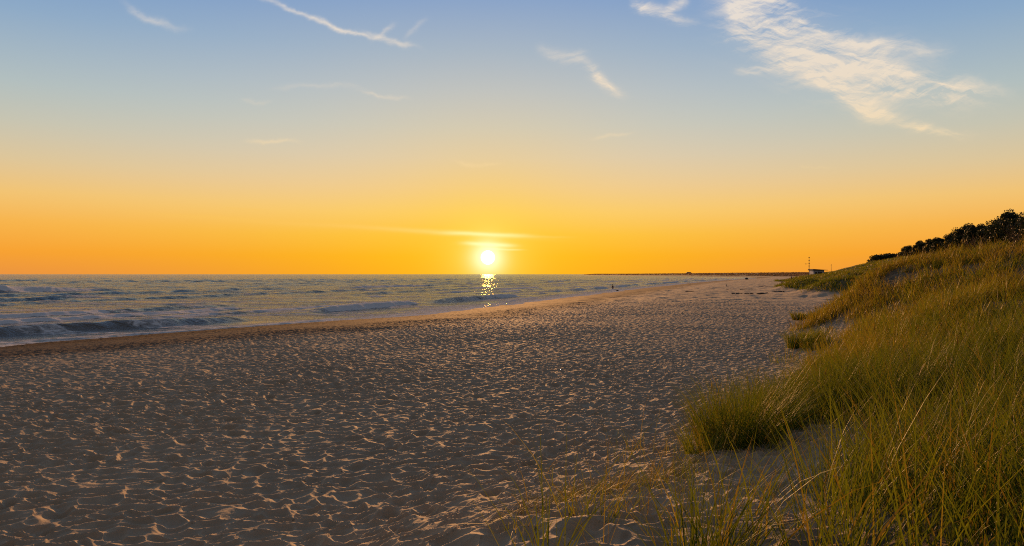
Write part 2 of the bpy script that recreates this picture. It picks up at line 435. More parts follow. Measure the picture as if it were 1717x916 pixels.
# ------------------------------------------------------------------ sheets laid out on rings that widen with distance
def rings(radii, thetas, close=True):
    R, T = np.meshgrid(radii, thetas, indexing='ij')
    X = R * np.sin(T); Y = R * np.cos(T)
    nr, nt = R.shape
    i = np.arange(nr - 1)[:, None]; j = np.arange(nt if close else nt - 1)[None, :]
    jn = (j + 1) % nt
    q = np.stack([i * nt + j, i * nt + jn, (i + 1) * nt + jn, (i + 1) * nt + j], -1).reshape(-1, 4)
    return X.ravel(), Y.ravel(), R.ravel(), q[:, ::-1]
def geom(a, b, ratio):
    n = max(2, int(math.log(b / a) / math.log(ratio)))
    return a * (b / a) ** (np.arange(n) / n)

th_f = np.radians(np.arange(-37.5, 37.5, 0.056))
th_b = np.radians(np.arange(37.5, 322.5, 1.5))
radii = np.concatenate([[0.05], geom(0.5, 4.0, 1.08), geom(4.0, 75, 1.0024), geom(75, 400, 1.008), geom(400, 12000, 1.03), [12000.0]])
X, Y, R, Q = rings(radii, np.concatenate([th_f, th_b]))
S = shore_dist(X, Y)
Z, VEG, DIN = land(X, Y, S)
AMP = rough_amp(X, Y, S, VEG)
m = (R < 90) & (Y > -3) & (S > -2)
Zr = np.zeros_like(Z)
Zr[m] = foot_relief(X[m], Y[m])
fade = 1 - sstep(60, 90, R)
Z = Z + AMP * Zr * fade
far_m = (R >= 55) & (S > -2) & (R < 900)
Zr = np.zeros_like(Z); Zr[far_m] = 0.26 * fbm(X[far_m] / 1.6, Y[far_m] / 1.6, 4, 131)
Z = Z + AMP * Zr * sstep(55, 85, R) * (1 - sstep(500, 900, R))
def smooth_wet(s, x, y): return 1 - sstep(0.3, 2.6, s + 1.3 * fbm(x / 5, y / 5, 3, 141))
WET = smooth_wet(S, X, Y)
DAMP = 1 - sstep(6.5, 13, S + 2.5 * fbm(X / 6, Y / 6, 3, 70))

# ---- materials
def mat_new(name):
    mt = bpy.data.materials.new(name); mt.use_nodes = True
    mt.node_tree.nodes.clear()
    t = NT(mt.node_tree)
    o = t.n.new('ShaderNodeOutputMaterial')
    return mt, t, o
def principled(t, base, rough=0.7, spec=0.5, normal=None, **kw):
    p = t.n.new('ShaderNodeBsdfPrincipled')
    t.put(p.inputs['Base Color'], base); t.put(p.inputs['Roughness'], rough); t.put(p.inputs['Specular IOR Level'], spec)
    if normal is not None: t.put(p.inputs['Normal'], normal)
    for k, v in kw.items(): t.put(p.inputs[k.replace('_', ' ')], v)
    return p
def bump(t, h, strength=0.5, dist=0.02):
    b = t.n.new('ShaderNodeBump'); b.inputs['Strength'].default_value = strength; b.inputs['Distance'].default_value = dist
    t.put(b.inputs['Height'], h)
    return b.outputs[0]
def simple_mat(name, c1, c2, scale=4.0, rough=0.8, bumpd=0.0, spec=0.4):
    mt, t, o = mat_new(name)
    tc = t.n.new('ShaderNodeTexCoord')
    n = t.noise(tc.outputs['Object'], scale, 5, 0.6)
    col = t.mix(t.maprange(n, 0.35, 0.65), c1 + (1,), c2 + (1,))
    nr = bump(t, n, 0.6, bumpd) if bumpd else None
    p = principled(t, col, rough, spec, nr)
    t.l.new(p.outputs[0], o.inputs[0])
    return mt

sand_m, t, o = mat_new('sand')
g = t.n.new('ShaderNodeNewGeometry'); pos = g.outputs['Position']
n_big = t.noise(pos, 0.22, 4, 0.6); n_mid = t.noise(pos, 3.0, 5, 0.65); n_fine = t.noise(pos, 55.0, 3, 0.7)
dry = t.mix(n_mid, (0.38, 0.30, 0.198, 1), (0.54, 0.43, 0.292, 1))
dry = t.mix(t.maprange(n_big, 0.35, 0.68), t.mix(0.2, dry, (0.20, 0.15, 0.11, 1)), dry)
dampc = t.mix(n_mid, (0.105, 0.078, 0.055, 1), (0.16, 0.122, 0.088, 1))
col = t.mix(t.attr('damp'), dry, dampc)
wetc = (0.075, 0.046, 0.028, 1)
col = t.mix(t.attr('wet'), col, wetc)
# dark specks of shell, weed and straw
vor = t.n.new('ShaderNodeTexVoronoi'); t.put(vor.inputs['Vector'], pos); vor.inputs['Scale'].default_value = 2.3; vor.inputs['Randomness'].default_value = 1
speck = t.maprange(t.m('ADD', vor.outputs['Distance'], t.m('MULTIPLY', n_fine, 0.06)), 0.055, 0.075, 1.0, 0.0)
col = t.mix(t.m('MULTIPLY', speck, 0.65), col, (0.05, 0.035, 0.02, 1))
litter_shade = t.mix(n_mid, (0.055, 0.042, 0.022, 1), (0.13, 0.10, 0.055, 1))  # dead grass debris, darkened as painted shade between the tufts
col = t.mix(t.m('MULTIPLY', t.attr('veg'), t.maprange(n_mid, 0.30, 0.55, 0.45, 0.95)), col, litter_shade)
scrub = t.mix(n_big, (0.10, 0.070, 0.038, 1), (0.18, 0.125, 0.065, 1))  # far scrub brown, lightened to stand in for distance haze
col = t.mix(t.attr('scrub'), col, scrub)
hgt = t.m('ADD', t.m('MULTIPLY', n_mid, 0.7), t.m('MULTIPLY', n_fine, 0.12))
nb = bump(t, hgt, 0.55, 0.05)
rgh = t.m('ADD', 0.84, t.m('MULTIPLY', t.attr('damp'), 0.05))
p = principled(t, col, rgh, t.m('SUBTRACT', 0.12, t.m('MULTIPLY', t.attr('damp'), 0.07)), nb)
t.l.new(p.outputs[0], o.inputs[0])

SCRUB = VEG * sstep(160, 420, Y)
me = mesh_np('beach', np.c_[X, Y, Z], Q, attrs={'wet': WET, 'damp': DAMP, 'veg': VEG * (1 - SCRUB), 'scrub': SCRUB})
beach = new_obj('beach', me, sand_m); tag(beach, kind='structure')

# ------------------------------------------------------------------ the sea
th_s = np.radians(np.arange(-37.5, 24.0, 0.06))
th_sb = np.radians(np.arange(24.0, 322.5, 2.0))
rad_s = np.concatenate([geom(14, 26, 1.05), geom(26, 420, 1.0042), geom(420, 1500, 1.015), geom(1500, 90000, 1.12), [90000.0]])
X, Y, R, Q = rings(rad_s, np.concatenate([th_s, th_sb]))
q = -shore_dist(X, Y)
tt = 0.45 * X + 0.89 * Y                       # metres along the shore
H = np.zeros_like(X); FO = np.zeros_like(X)
rr = np.random.default_rng(11)
ROLL = [(3.2, .10, .35, 1.2, 1), (8.6, .46, .75, 2.4, 1), (14.5, .16, .6, 2.0, 1), (19, .20, .7, 2.2, 1), (26, .24, .8, 2.6, 1), (36, .30, 1.0, 3, 1), (47, .26, 1.0, 3, 0),
        (60, .42, 1.2, 4, 1), (76, .34, 1.2, 4, 0), (98, .95, 1.8, 6, 1), (120, .4, 1.6, 5, 0), (146, .5, 1.8, 6, 0)]
qq = 170
while qq < 420:
    ROLL.append((qq, rr.uniform(.35, .7), 2.2, 7, 0)); qq += rr.uniform(18, 34)
nearw = (R < 650) & (q > -3)
x_, y_, q_, t_ = X[nearw], Y[nearw], q[nearw], tt[nearw]
h_ = np.zeros_like(x_); f_ = np.zeros_like(x_)
for k, (q0, am, wf, wb, br) in enumerate(ROLL):
    sp_ = 10 + q0 * 0.45
    c_ = q0 + (0.06 * q0 + 0.9) * 2.0 * fbm(t_ / (sp_ * 2.2), q_ / 60, 3, 200 + k)
    mod = sstep(-0.28, 0.22, fbm(t_ / sp_, q_ / 90, 3, 300 + k) + (0.20 if q0 in (8.6, 98) else 0.0))
    if q0 == 98: mod = mod * (1 - sstep(70, 110, t_ + 0 * q_)) + 0.25 * mod
    p_ = q_ - c_ + 0.35 * fbm(t_ / 1.6, q_ / 1.6, 3, 350 + k)
    prof = np.where(p_ < 0, np.exp(-(p_ / wf) ** 2), np.exp(-(np.abs(p_) / wb) ** 1.5))
    h_ = h_ + am * mod * prof
    if br:
        on = sstep(0.0, 0.30, fbm(t_ / (sp_ * 0.8), q_ / 40, 3, 400 + k) + 0.10)
        f_ = np.maximum(f_, mod * on * np.exp(-((p_ + 0.5 * wf) / (wf * 1.2)) ** 2) * 1.0)
        f_ = np.maximum(f_, 0.42 * mod * on * sstep(-4.5 * wf, -wf, p_) * (p_ < 0))
        f_ = np.maximum(f_, 0.35 * mod * on * np.exp(-np.clip(p_, 0, 99) / (wb * 1.5)) * (p_ >= 0))
chop = 0.11 * fbm(x_ / 9, y_ / 2.2, 4, 500) + 0.050 * fbm(x_ / 2.6, y_ / 0.6, 3, 520)
chop = chop + 0.34 * fbm(x_ / 11, y_ / 4.0, 3, 540) * sstep(20, 80, q_)
h_ = (h_ + chop * (0.45 + 0.55 * sstep(3, 20, q_))) * sstep(-0.3, 3.0, q_)
edge_q = -(0.030 + 0.085 * fbm(t_ / 5.5, 0 * q_ + 3.3, 3, 620)) / 0.052
swash = 1.2 * np.exp(-((q_ - edge_q - 0.15) / 0.45) ** 2) + 0.52 * (1 - sstep(2.0, 8.5, q_ + 3 * fbm(t_ / 7, q_ / 2.0, 3, 560)))
f_ = np.maximum(f_, swash)
f_ = np.maximum(f_, 0.46 * sstep(-0.10, 0.35, fbm(x_ / 14, y_ / 2.2, 4, 580) + 0.10) * (1 - 0.8 * sstep(30, 130, q_)))
H[nearw] = h_; FO[nearw] = f_
midw = (R >= 500) & (R < 2500) & (q > 5)
H[midw] += 0.35 * fbm(X[midw] / 30, Y[midw] / 12, 3, 600) * sstep(500, 650, R[midw]) * (1 - sstep(1500, 2500, R[midw]))
# a thin tongue of water with its waterline wandering over the sand
wander = 0.030 + 0.085 * fbm(tt / 5.5, 0 * q + 3.3, 3, 620)
H = H + np.where(q < 3, wander * (1 - sstep(0, 3, q)), 0.0)

water_m, t, o = mat_new('sea_water')
g = t.n.new('ShaderNodeNewGeometry'); pos = g.outputs['Position']
st = t.vm('MULTIPLY', pos, (0.30, 1.3, 1.0))
w1 = t.noise(st, 1.3, 5, 0.62); w2 = t.noise(st, 7.0, 4, 0.6); w3 = t.noise(st, 0.12, 4, 0.6)
hh = t.m('ADD', t.m('ADD', t.m('MULTIPLY', w1, 0.42), t.m('MULTIPLY', w2, 0.035)), t.m('MULTIPLY', w3, 2.0))
nb = bump(t, hh, 1.0, 1.0)
wcol = t.mix(t.attr('shal'), (0.045, 0.058, 0.058, 1), (0.13, 0.12, 0.10, 1))
pw0 = principled(t, wcol, 0.15, 0.5, nb, IOR=1.333)
silt_sheen = t.n.new('ShaderNodeBsdfDiffuse'); t.put(silt_sheen.inputs[0], t.mix(t.attr('shal'), (0.15, 0.175, 0.19, 1), (0.60, 0.58, 0.55, 1))); t.put(silt_sheen.inputs['Normal'], nb)  # murky water body; shallows painted cream in place of reflected sky
pw = t.n.new('ShaderNodeMixShader'); pw.inputs[0].default_value = 0.12
t.l.new(pw0.outputs[0], pw.inputs[1]); t.l.new(silt_sheen.outputs[0], pw.inputs[2])
t.l.new(pw.outputs[0], o.inputs[0])
me = mesh_np('sea', np.c_[X, Y, H], Q, attrs={'foam': np.clip(FO, 0, 1.3), 'shal': 1 - sstep(1, 45, q)})
sea = new_obj('sea', me, water_m); tag(sea, kind='structure')
foam_m, t, o = mat_new('foam')
g = t.n.new('ShaderNodeNewGeometry'); pos = g.outputs['Position']
fz = t.noise(t.vm('MULTIPLY', pos, (1.0, 1.0, 1.0)), 1.7, 7, 0.72, 0.6)
vz = t.n.new('ShaderNodeTexVoronoi'); vz.feature = 'DISTANCE_TO_EDGE'
t.put(vz.inputs['Vector'], t.vm('ADD', pos, t.noise(pos, 0.9, 3, 0.6, out=1))); vz.inputs['Scale'].default_value = 1.1
lace = t.maprange(vz.outputs[0], 0.0, 0.16, 0.16, 0.0)
fm = t.maprange(t.m('ADD', t.m('ADD', t.attr('foam'), t.m('MULTIPLY', t.m('SUBTRACT', fz, 0.5), 0.95)), lace), 0.36, 0.62, 0.0, 1.0)
pf = principled(t, (0.80, 0.79, 0.77, 1), 0.9, 0.0, bump(t, fz, 0.8, 0.10))
tp = t.n.new('ShaderNodeBsdfTransparent')
mx = t.n.new('ShaderNodeMixShader'); t.put(mx.inputs[0], t.m('MULTIPLY', fm, 0.92)); t.l.new(tp.outputs[0], mx.inputs[1]); t.l.new(pf.outputs[0], mx.inputs[2])
t.l.new(mx.outputs[0], o.inputs[0])
qf = Q[(FO[Q].max(axis=1) > 0.10) & (R[Q].max(axis=1) < 640)]
uq, inv = np.unique(qf.ravel(), return_inverse=True)
fob = new_obj('foam', mesh_np('foam', np.c_[X[uq], Y[uq], H[uq] + 0.006], inv.reshape(-1, 4), attrs={'foam': np.clip(FO[uq], 0, 1.3)}), foam_m)
tag(fob, 'thin white foam drifting on the breaking waves and along the waterline', 'foam', kind='stuff')
# the sea mirrors the visible disc and glow of the sky itself; the lamp only lights the land
nolamp = bpy.data.collections.new('sun_lamp_linking'); nolamp.objects.link(sea)
sun.light_linking.receiver_collection = nolamp
nolamp.collection_objects[0].light_linking.link_state = 'EXCLUDE'

# ------------------------------------------------------------------ grass
def land_pt(x, y):
    xa = np.atleast_1d(np.asarray(x, float)); ya = np.atleast_1d(np.asarray(y, float))
    s = shore_dist(xa, ya); z, v, d = land(xa, ya, s)
    a = rough_amp(xa, ya, s, v)
    return z + np.where(np.hypot(xa, ya) < 70, a * foot_relief(xa, ya), 0) - 0.015, v, s, d

def blades(base, az, lean, length, width, droop, tint, seg=4, twist=None):
    """tapered bent strips; base (n,3), all the rest (n,)"""
    n = len(base)
    ts = np.linspace(0, 1, seg + 1)
    dirx = np.sin(az); diry = np.cos(az)
    sx, sy = (np.cos(az), -np.sin(az)) if twist is None else (np.cos(az + twist), -np.sin(az + twist))
    V = np.zeros((n, 2 * seg + 1, 3), np.float32); TT = np.zeros((n, 2 * seg + 1), np.float32)
    px = np.zeros(n); pz = np.zeros(n); k = 0
    for i, tv in enumerate(ts):
        if i > 0:
            th = lean + droop * (ts[i] + ts[i - 1]) * 0.5 * (0.35 + 0.65 * tv)
            px = px + np.sin(th) * length / seg; pz = pz + np.cos(th) * length / seg
        cx = base[:, 0] + dirx * px; cy = base[:, 1] + diry * px; cz = base[:, 2] + pz
        w = width * (1 - tv ** 2.2) * 0.5
        if i < seg:
            V[:, k, 0] = cx - sx * w; V[:, k, 1] = cy - sy * w; V[:, k, 2] = cz
            V[:, k + 1, 0] = cx + sx * w; V[:, k + 1, 1] = cy + sy * w; V[:, k + 1, 2] = cz
            TT[:, k] = TT[:, k + 1] = tv
            k += 2
        else:
            V[:, k, 0] = cx; V[:, k, 1] = cy; V[:, k, 2] = cz; TT[:, k] = 1
    off = (np.arange(n) * (2 * seg + 1))[:, None]
    qs = []
    for i in range(seg - 1):
        qs.append(off + np.array([[2 * i, 2 * i + 1, 2 * i + 3, 2 * i + 2]]))
    quads = np.stack(qs, 1).reshape(-1, 4)
    tris = off + np.array([[2 * seg - 2, 2 * seg - 1, 2 * seg]])
    tn = np.repeat(tint[:, None], 2 * seg + 1, 1)
    return V.reshape(-1, 3), quads, tris, {'tint': tn.ravel(), 'up': TT.ravel()}

def join_blades(lst):
    V = []; Qd = []; T = []; at = {}; off = 0
    for v, q_, t_, a in lst:
        V.append(v); Qd.append(q_ + off); T.append(t_ + off); off += len(v)
        for k in a: at.setdefault(k, []).append(a[k])
    return np.concatenate(V), np.concatenate(Qd), np.concatenate(T), {k: np.concatenate(v) for k, v in at.items()}

grass_m, t, o = mat_new('marram_grass')
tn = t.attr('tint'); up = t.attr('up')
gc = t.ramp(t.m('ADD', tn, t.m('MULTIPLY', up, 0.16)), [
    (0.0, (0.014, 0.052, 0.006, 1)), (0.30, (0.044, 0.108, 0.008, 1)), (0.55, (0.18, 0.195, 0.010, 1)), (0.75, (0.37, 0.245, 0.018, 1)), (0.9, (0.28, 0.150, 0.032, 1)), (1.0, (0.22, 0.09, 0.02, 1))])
gp = principled(t, gc, 0.55, 0.15)
tr = t.n.new('ShaderNodeBsdfTranslucent'); t.put(tr.inputs[0], t.mix(0.38, gc, (0.42, 0.42, 0.02, 1)))
mx = t.n.new('ShaderNodeMixShader'); mx.inputs[0].default_value = 0.36
t.l.new(gp.outputs[0], mx.inputs[1]); t.l.new(tr.outputs[0], mx.inputs[2]); t.l.new(mx.outputs[0], o.inputs[0])

def tuft_blades(cx, cy, n_per, rad, hmin, hmax, tintm, r, wmin=0.0045, spread=0.55, dead=0.08):
    """cx, cy arrays of tuft centres -> blades for all of them"""
    m_ = len(cx)
    n_per = np.broadcast_to(np.asarray(n_per), (m_,)).astype(int)
    idx = np.repeat(np.arange(m_), n_per); n = len(idx)
    rad = np.broadcast_to(rad, (m_,)); sc = r.uniform(0.55, 1.25, m_)[idx]
    rho = np.sqrt(r.uniform(0, 1, n)) * rad[idx]; ph = r.uniform(0, 2 * np.pi, n)
    bx = cx[idx] + rho * np.sin(ph); by = cy[idx] + rho * np.cos(ph)
    bz, _, _, _ = land_pt(bx, by)
    az = ph + r.normal(0, 0.7, n)
    lean = np.abs(r.normal(0.10, 0.10, n)) + spread * 0.55 * rho / np.maximum(rad[idx], 1e-3)
    # a steady breeze off the sea bends them to the right
    wx = np.sin(az) * np.sin(lean) + 0.08; wy = np.cos(az) * np.sin(lean) + 0.02
    az = np.arctan2(wx, wy); lean = np.arcsin(np.clip(np.hypot(wx, wy), 0, 0.95))
    L = r.uniform(hmin, hmax, n) * sc
    dist = np.hypot(bx, by)
    wd = np.maximum(wmin * r.uniform(0.7, 1.4, n), dist * 0.00062)
    droop = r.uniform(0.25, 1.15, n) * spread * 1.4
    tint = np.clip(tintm[idx] + r.normal(0, 0.13, n), 0, 1)
    dd = r.uniform(0, 1, n) < dead
    tint = np.where(dd, r.uniform(0.72, 1.0, n), tint)
    return blades(np.c_[bx, by, bz], az, lean, L, wd, droop, tint, seg=4, twist=r.uniform(-1.3, 1.3, n))

def scatter(x0, x1, y0, y1, n, r, power=1.0, thr=None):
    xs = r.uniform(x0, x1, n); ys = r.uniform(y0, y1, n)
    z, v, s, d = land_pt(xs, ys)
    ok = (r.uniform(0, 1, n) < v ** power * sstep(-0.30, 0.12, fbm(xs / 1.2, ys / 1.2, 3, 710)))
    if thr is not None: ok &= thr(xs, ys)
    return xs[ok], ys[ok]

r = np.random.default_rng(21)
lst = []
def tintf(x, y, base=0.30):
    return np.clip(base + 0.48 * fbm(x / 2.6, y / 2.6, 3, 700), 0, 0.8)
inview = lambda x, y: (np.abs(x) < y * 0.80 + 1.5)
# thick stand on the near slope
xs, ys = scatter(-1.5, 13, 3.2, 13, 5200, r, 2.0, inview)
ln = np.hypot(xs, ys)
lst.append(tuft_blades(xs, ys, 22, 0.12, 0.50, 1.05, tintf(xs, ys, 0.06), r, dead=0.09, wmin=.0075, spread=.6))
xs, ys = scatter(3, 28, 12, 24, 6800, r, 1.2, inview)
lst.append(tuft_blades(xs, ys, 16, 0.16, 0.42, 0.90, tintf(xs, ys, 0.46), r, dead=0.16, wmin=.008))
xs, ys = scatter(8, 42, 24, 56, 21000, r, 1.2, inview)
lst.append(tuft_blades(xs, ys, 9, 0.20, 0.38, 0.75, tintf(xs, ys, 0.62), r, dead=0.25))
# stray shoots, bent straws and leaning stems in the open patch and along the lip
n = 1000
xs = r.uniform(-1.5, 8, n); ys = r.uniform(3.8, 10.5, n)
zc, vc, sc0, _ = land_pt(xs, ys)
ok = (xs > 0.0) & (zc > 0.80) & (r.uniform(0, 1, n) < np.where(vc > .3, .5, 0.50 * sstep(-0.2, 0.25, fbm(xs / .8, ys / .8, 2, 720)) + 0.10 * (xs > .8)))
xs, ys = xs[ok], ys[ok]
lst.append(tuft_blades(xs, ys, 4, 0.08, 0.35, 0.95, tintf(xs, ys, 0.45), r, dead=0.35, spread=0.9))
# long strong blades standing up from the nearest part of the slope
xs = r.uniform(0.9, 4.2, 420); ys = r.uniform(3.3, 6.0, 420)
zc, vc, _, _ = land_pt(xs, ys); ok = (r.uniform(0, 1, 420) < vc * np.where(xs / ys > 0.40, 1.0, 0.22)); xs, ys = xs[ok], ys[ok]
lst.append(tuft_blades(xs, ys, 3, 0.10, 0.75, 1.15, tintf(xs, ys, 0.30), r, dead=0.18, wmin=.0085, spread=.5))
V_, Q_, T_, A_ = join_blades(lst)
gme = mesh_np('dune_grass', V_, Q_, T_, attrs=A_)
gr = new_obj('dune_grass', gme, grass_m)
tag(gr, 'long green and golden marram grass covering the dune slope at the right', 'dune grass', kind='stuff')

# flowering stalks with pale golden heads standing above the grass
lst = []
xs, ys = scatter(1.5, 40, 5, 40, 5200, r, 1.0, inview)
keep = r.uniform(0, 1, len(xs)) < 0.5
xs, ys = xs[keep], ys[keep]
zs, _, _, _ = land_pt(xs, ys); n = len(xs)
dist = np.hypot(xs, ys)
az = r.normal(1.4, 0.8, n); lean = np.abs(r.normal(0.16, 0.14, n)); L = r.uniform(0.62, 1.05, n)
lst.append(blades(np.c_[xs, ys, zs], az, lean, L, np.maximum(0.003, dist * 0.0005), r.uniform(0.1, 0.7, n), r.uniform(0.62, 0.95, n), seg=5, twist=r.uniform(-1.5, 1.5, n)))
hx = xs + np.sin(az) * np.sin(lean + .1) * L * .8; hy = ys + np.cos(az) * np.sin(lean + .1) * L * .8; hz = zs + np.cos(lean + .15) * L * .8
for k in range(3):
    lst.append(blades(np.c_[hx, hy, hz], az + r.normal(0, .5, n), lean + r.uniform(0, .35, n), L * 0.17, np.maximum(0.008, dist * 0.0009), r.uniform(0, .6, n), r.uniform(0.7, 0.9, n), seg=3))
V_, Q_, T_, A_ = [], [], [], None
V_, Q_, T_, A_ = join_blades(lst)
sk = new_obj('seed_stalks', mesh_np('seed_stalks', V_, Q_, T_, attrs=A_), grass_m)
tag(sk, 'thin golden seed stalks catching the light above the dune grass', 'grass stalks', kind='stuff')

# grass on the dunes further up the coast
r = np.random.default_rng(31)
lst = []
for (Y0, Y1, n, h0, h1, nb_) in ((56, 140, 16000, .35, .7, 7), (140, 330, 15000, .45, .9, 6)):
    ys = r.uniform(Y0, Y1, n); xs = ys * r.uniform(0.36, 0.72, n)
    z, v, s, d = land_pt(xs, ys)
    ok = (r.uniform(0, 1, n) < v) & (d < 46) | ((v > 0.3) & (s < 27))
    xs, ys = xs[ok], ys[ok]
    lst.append(tuft_blades(xs, ys, nb_, 0.35 + Y0 * 0.003, h0, h1, tintf(xs / 3, ys / 3, 0.34), r, dead=0.12, spread=0.8))
V_, Q_, T_, A_ = join_blades(lst)
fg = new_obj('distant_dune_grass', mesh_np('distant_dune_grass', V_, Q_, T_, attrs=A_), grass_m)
tag(fg, 'low green grass covering the hummocks and dunes further along the coast', 'dune grass', kind='stuff')

# matted runners and straw along the sandy lip
r = np.random.default_rng(41)
lip = np.array([[(px - 858.5) / F * Yd, Yd] for px, Yd in ((840, 5.5), (930, 6.1), (1000, 6.6), (1070, 7.1), (1130, 7.6), (1170, 8.2))])
n = 900
k = r.uniform(0, len(lip) - 1.001, n); ki = k.astype(int); fr = (k - ki)[:, None]
pp = lip[ki] * (1 - fr) + lip[ki + 1] * fr + r.normal(0, 0.09, (n, 2))
zp, _, _, _ = land_pt(pp[:, 0], pp[:, 1])
dirn = lip[ki + 1] - lip[ki]; az = np.arctan2(dirn[:, 0], dirn[:, 1]) + r.normal(0, .5, n) + np.where(r.uniform(0, 1, n) < .4, np.pi, 0)
sm = blades(np.c_[pp, zp + 0.01], az, r.uniform(1.0, 1.45, n), r.uniform(.15, .5, n), r.uniform(.003, .006, n), r.uniform(.0, .5, n), r.uniform(.35, .95, n), seg=4, twist=r.uniform(-1.3, 1.3, n))
mt_ = new_obj('matted_straw', mesh_np('matted_straw', *sm[:3], attrs=sm[3]), grass_m)
tag(mt_, 'matted straw and creeping stems along the sandy lip', 'straw', kind='stuff')

# ------------------------------------------------------------------ tufts that stand alone
def tuft(label, px, Yd, nbl, rad, h0, h1, tint, seed, group=None, xoff=0.0):
    rr_ = np.random.default_rng(seed)
    cx = (px - 858.5) / F * Yd + xoff; cy = Yd
    z0 = float(land_pt(cx, cy)[0][0])
    bl = tuft_blades(np.array([cx]), np.array([cy]), nbl, rad, h0, h1, np.array([tint]), rr_, spread=0.58, dead=0.10, wmin=.006)
    v = bl[0] - np.array([cx, cy, z0], np.float32)
    ob = new_obj('grass_tuft', mesh_np('grass_tuft', v, bl[1], bl[2], attrs=bl[3]), grass_m)
    ob.location = (cx, cy, z0)
    tag(ob, label, 'grass tuft', group)
    return ob
GT = 'grass tufts standing on the open sand'
tuft('biggest dense green tuft on the edge of the bare sandy hollow', 1240, 9.3, 820, .50, .80, 1.25, .06, 1, GT)
tuft('upright tuft just right of the biggest tuft behind the hollow', 1318, 10.0, 280, .26, .55, .95, .24, 2, GT)
tuft('slim spiky tuft leaning off the sandy lip on the left of the biggest tuft', 1176, 8.8, 190, .24, .55, 1.0, .32, 3, GT)
tuft('rounded tuft at the dune foot, left one of the near pair', 1340, 24.5, 330, .36, .45, .72, .30, 4, GT)
tuft('rounded tuft at the dune foot, right one of the near pair', 1362, 25.8, 300, .34, .45, .70, .34, 5, GT)
tuft('small yellow green tuft on the open sand, leftmost of the farther row', 1339, 41, 200, .30, .45, .75, .42, 6, GT)
tuft('small low tuft in the gap of the farther row of tufts', 1350, 42, 120, .22, .3, .5, .40, 7, GT)
tuft('small upright tuft third along the farther row of tufts', 1367, 42.5, 190, .28, .45, .72, .38, 8, GT)
tuft('small tuft at the right end of the farther row against the dune', 1382, 44, 180, .27, .45, .72, .36, 9, GT)
tuft('sparse tuft of long thin shoots on the near sand at the bottom of the picture', 1000, 5.4, 46, .20, .25, .55, .44, 10, GT)
tuft('few short shoots at the left end of the sandy lip', 868, 5.1, 22, .16, .14, .30, .50, 11, GT)

# ------------------------------------------------------------------ trees on the bluff
bark_m = simple_mat('bark', (0.040, 0.028, 0.018), (0.10, 0.075, 0.05), 9.0, 0.9, 0.02)
leaf_m, t, o = mat_new('pine_foliage')
tn = t.attr('tint')
lc = t.ramp(tn, [(0.0, (0.018, 0.026, 0.009, 1)), (0.6, (0.032, 0.042, 0.013, 1)), (1.0, (0.055, 0.060, 0.018, 1))])
lp = principled(t, lc, 0.6, 0.3)
tr = t.n.new('ShaderNodeBsdfTranslucent'); t.put(tr.inputs[0], lc)
mx = t.n.new('ShaderNodeMixShader'); mx.inputs[0].default_value = 0.2
t.l.new(lp.outputs[0], mx.inputs[1]); t.l.new(tr.outputs[0], mx.inputs[2]); t.l.new(mx.outputs[0], o.inputs[0])

def leaf_cloud(centres, radii_, per, size, r):
    n = len(centres) * per
    ci = np.repeat(np.arange(len(centres)), per)
    d = r.normal(0, 1, (n, 3)); d /= np.linalg.norm(d, axis=1)[:, None]
    rad = radii_[ci] * (0.45 + 0.65 * r.uniform(0, 1, n) ** 0.5)
    c = centres[ci] + d * rad[:, None] * np.array([1, 1, 0.75])
    a = r.normal(0, 1, (n, 3)); a /= np.linalg.norm(a, axis=1)[:, None]
    b = np.cross(a, r.normal(0, 1, (n, 3))); b /= np.linalg.norm(b, axis=1)[:, None]
    s = size * r.uniform(0.6, 1.4, n)[:, None]
    V = np.stack([c - a * s, c - b * s * 0.5, c + a * s, c + b * s * 0.5], 1).reshape(-1, 3)
    Qd = np.arange(n * 4).reshape(-1, 4)
    tint = np.repeat(np.clip(r.uniform(0, 1, len(centres))[ci] * 0.6 + r.uniform(0, .4, n), 0, 1), 4)
    return V, Qd, {'tint': tint}

def make_tree_meshes(seed, h=6.0, spread=2.3):
    r = np.random.default_rng(seed)
    bm = bmesh.new()
    bend = r.normal(0, .25, 2)
    tp = [(bend[0] * k * k, bend[1] * k * k, -0.4 + (h * 0.9 + .4) * k) for k in np.linspace(0, 1, 6)]
    add_tube(bm, tp, list(np.linspace(.17, .03, 6)), 8)
    cs = []; rs = []
    nl = 11
    for i in range(nl):
        f = 0.28 + 0.72 * i / (nl - 1)
        zc = h * 0.92 * f; base = Vector(tp[min(5, int(f * 5))]); base.z = zc - .3
        a = i * 2.4 + r.uniform(-.5, .5); w = spread * (1.0 - 0.62 * f ** 1.6) * r.uniform(.6, 1.1)
        end = Vector((math.sin(a) * w, math.cos(a) * w, zc + r.uniform(-.2, .5)))
        mid = (base + end) / 2 + Vector((0, 0, -.1))
        add_tube(bm, [base, mid, end], [.06, .04, .015], 5)
        cs.append(end); rs.append(r.uniform(.55, 1.0) * spread / 2.3)
        cs.append(mid + Vector((r.normal(0, .3), r.normal(0, .3), r.uniform(0, .4)))); rs.append(r.uniform(.5, .85) * spread / 2.3)
    cs.append(Vector((bend[0], bend[1], h * .93))); rs.append(.5)
    V, Qd, at = leaf_cloud(np.array([list(c) for c in cs]), np.array(rs) * 1.15, 150, 0.19, r)
    return bm_mesh('trunk', bm, True), mesh_np('crown', V, Qd, smooth=False, attrs=at)
TREES = [make_tree_meshes(100 + k, h=5.6 + 0.3 * (k % 4), spread=2.1 + .25 * (k % 3)) for k in range(6)]
for tm, cm_ in TREES:
    tm.materials.append(bark_m); cm_.materials.append(leaf_m)
protos = []
for tm, cm_ in TREES:
    root = empty('pine_tree'); protos.append(root)
    new_obj('trunk', tm, None, root); new_obj('crown', cm_, None, root)
used = [False] * len(protos)
skyline = []
r = np.random.default_rng(51)
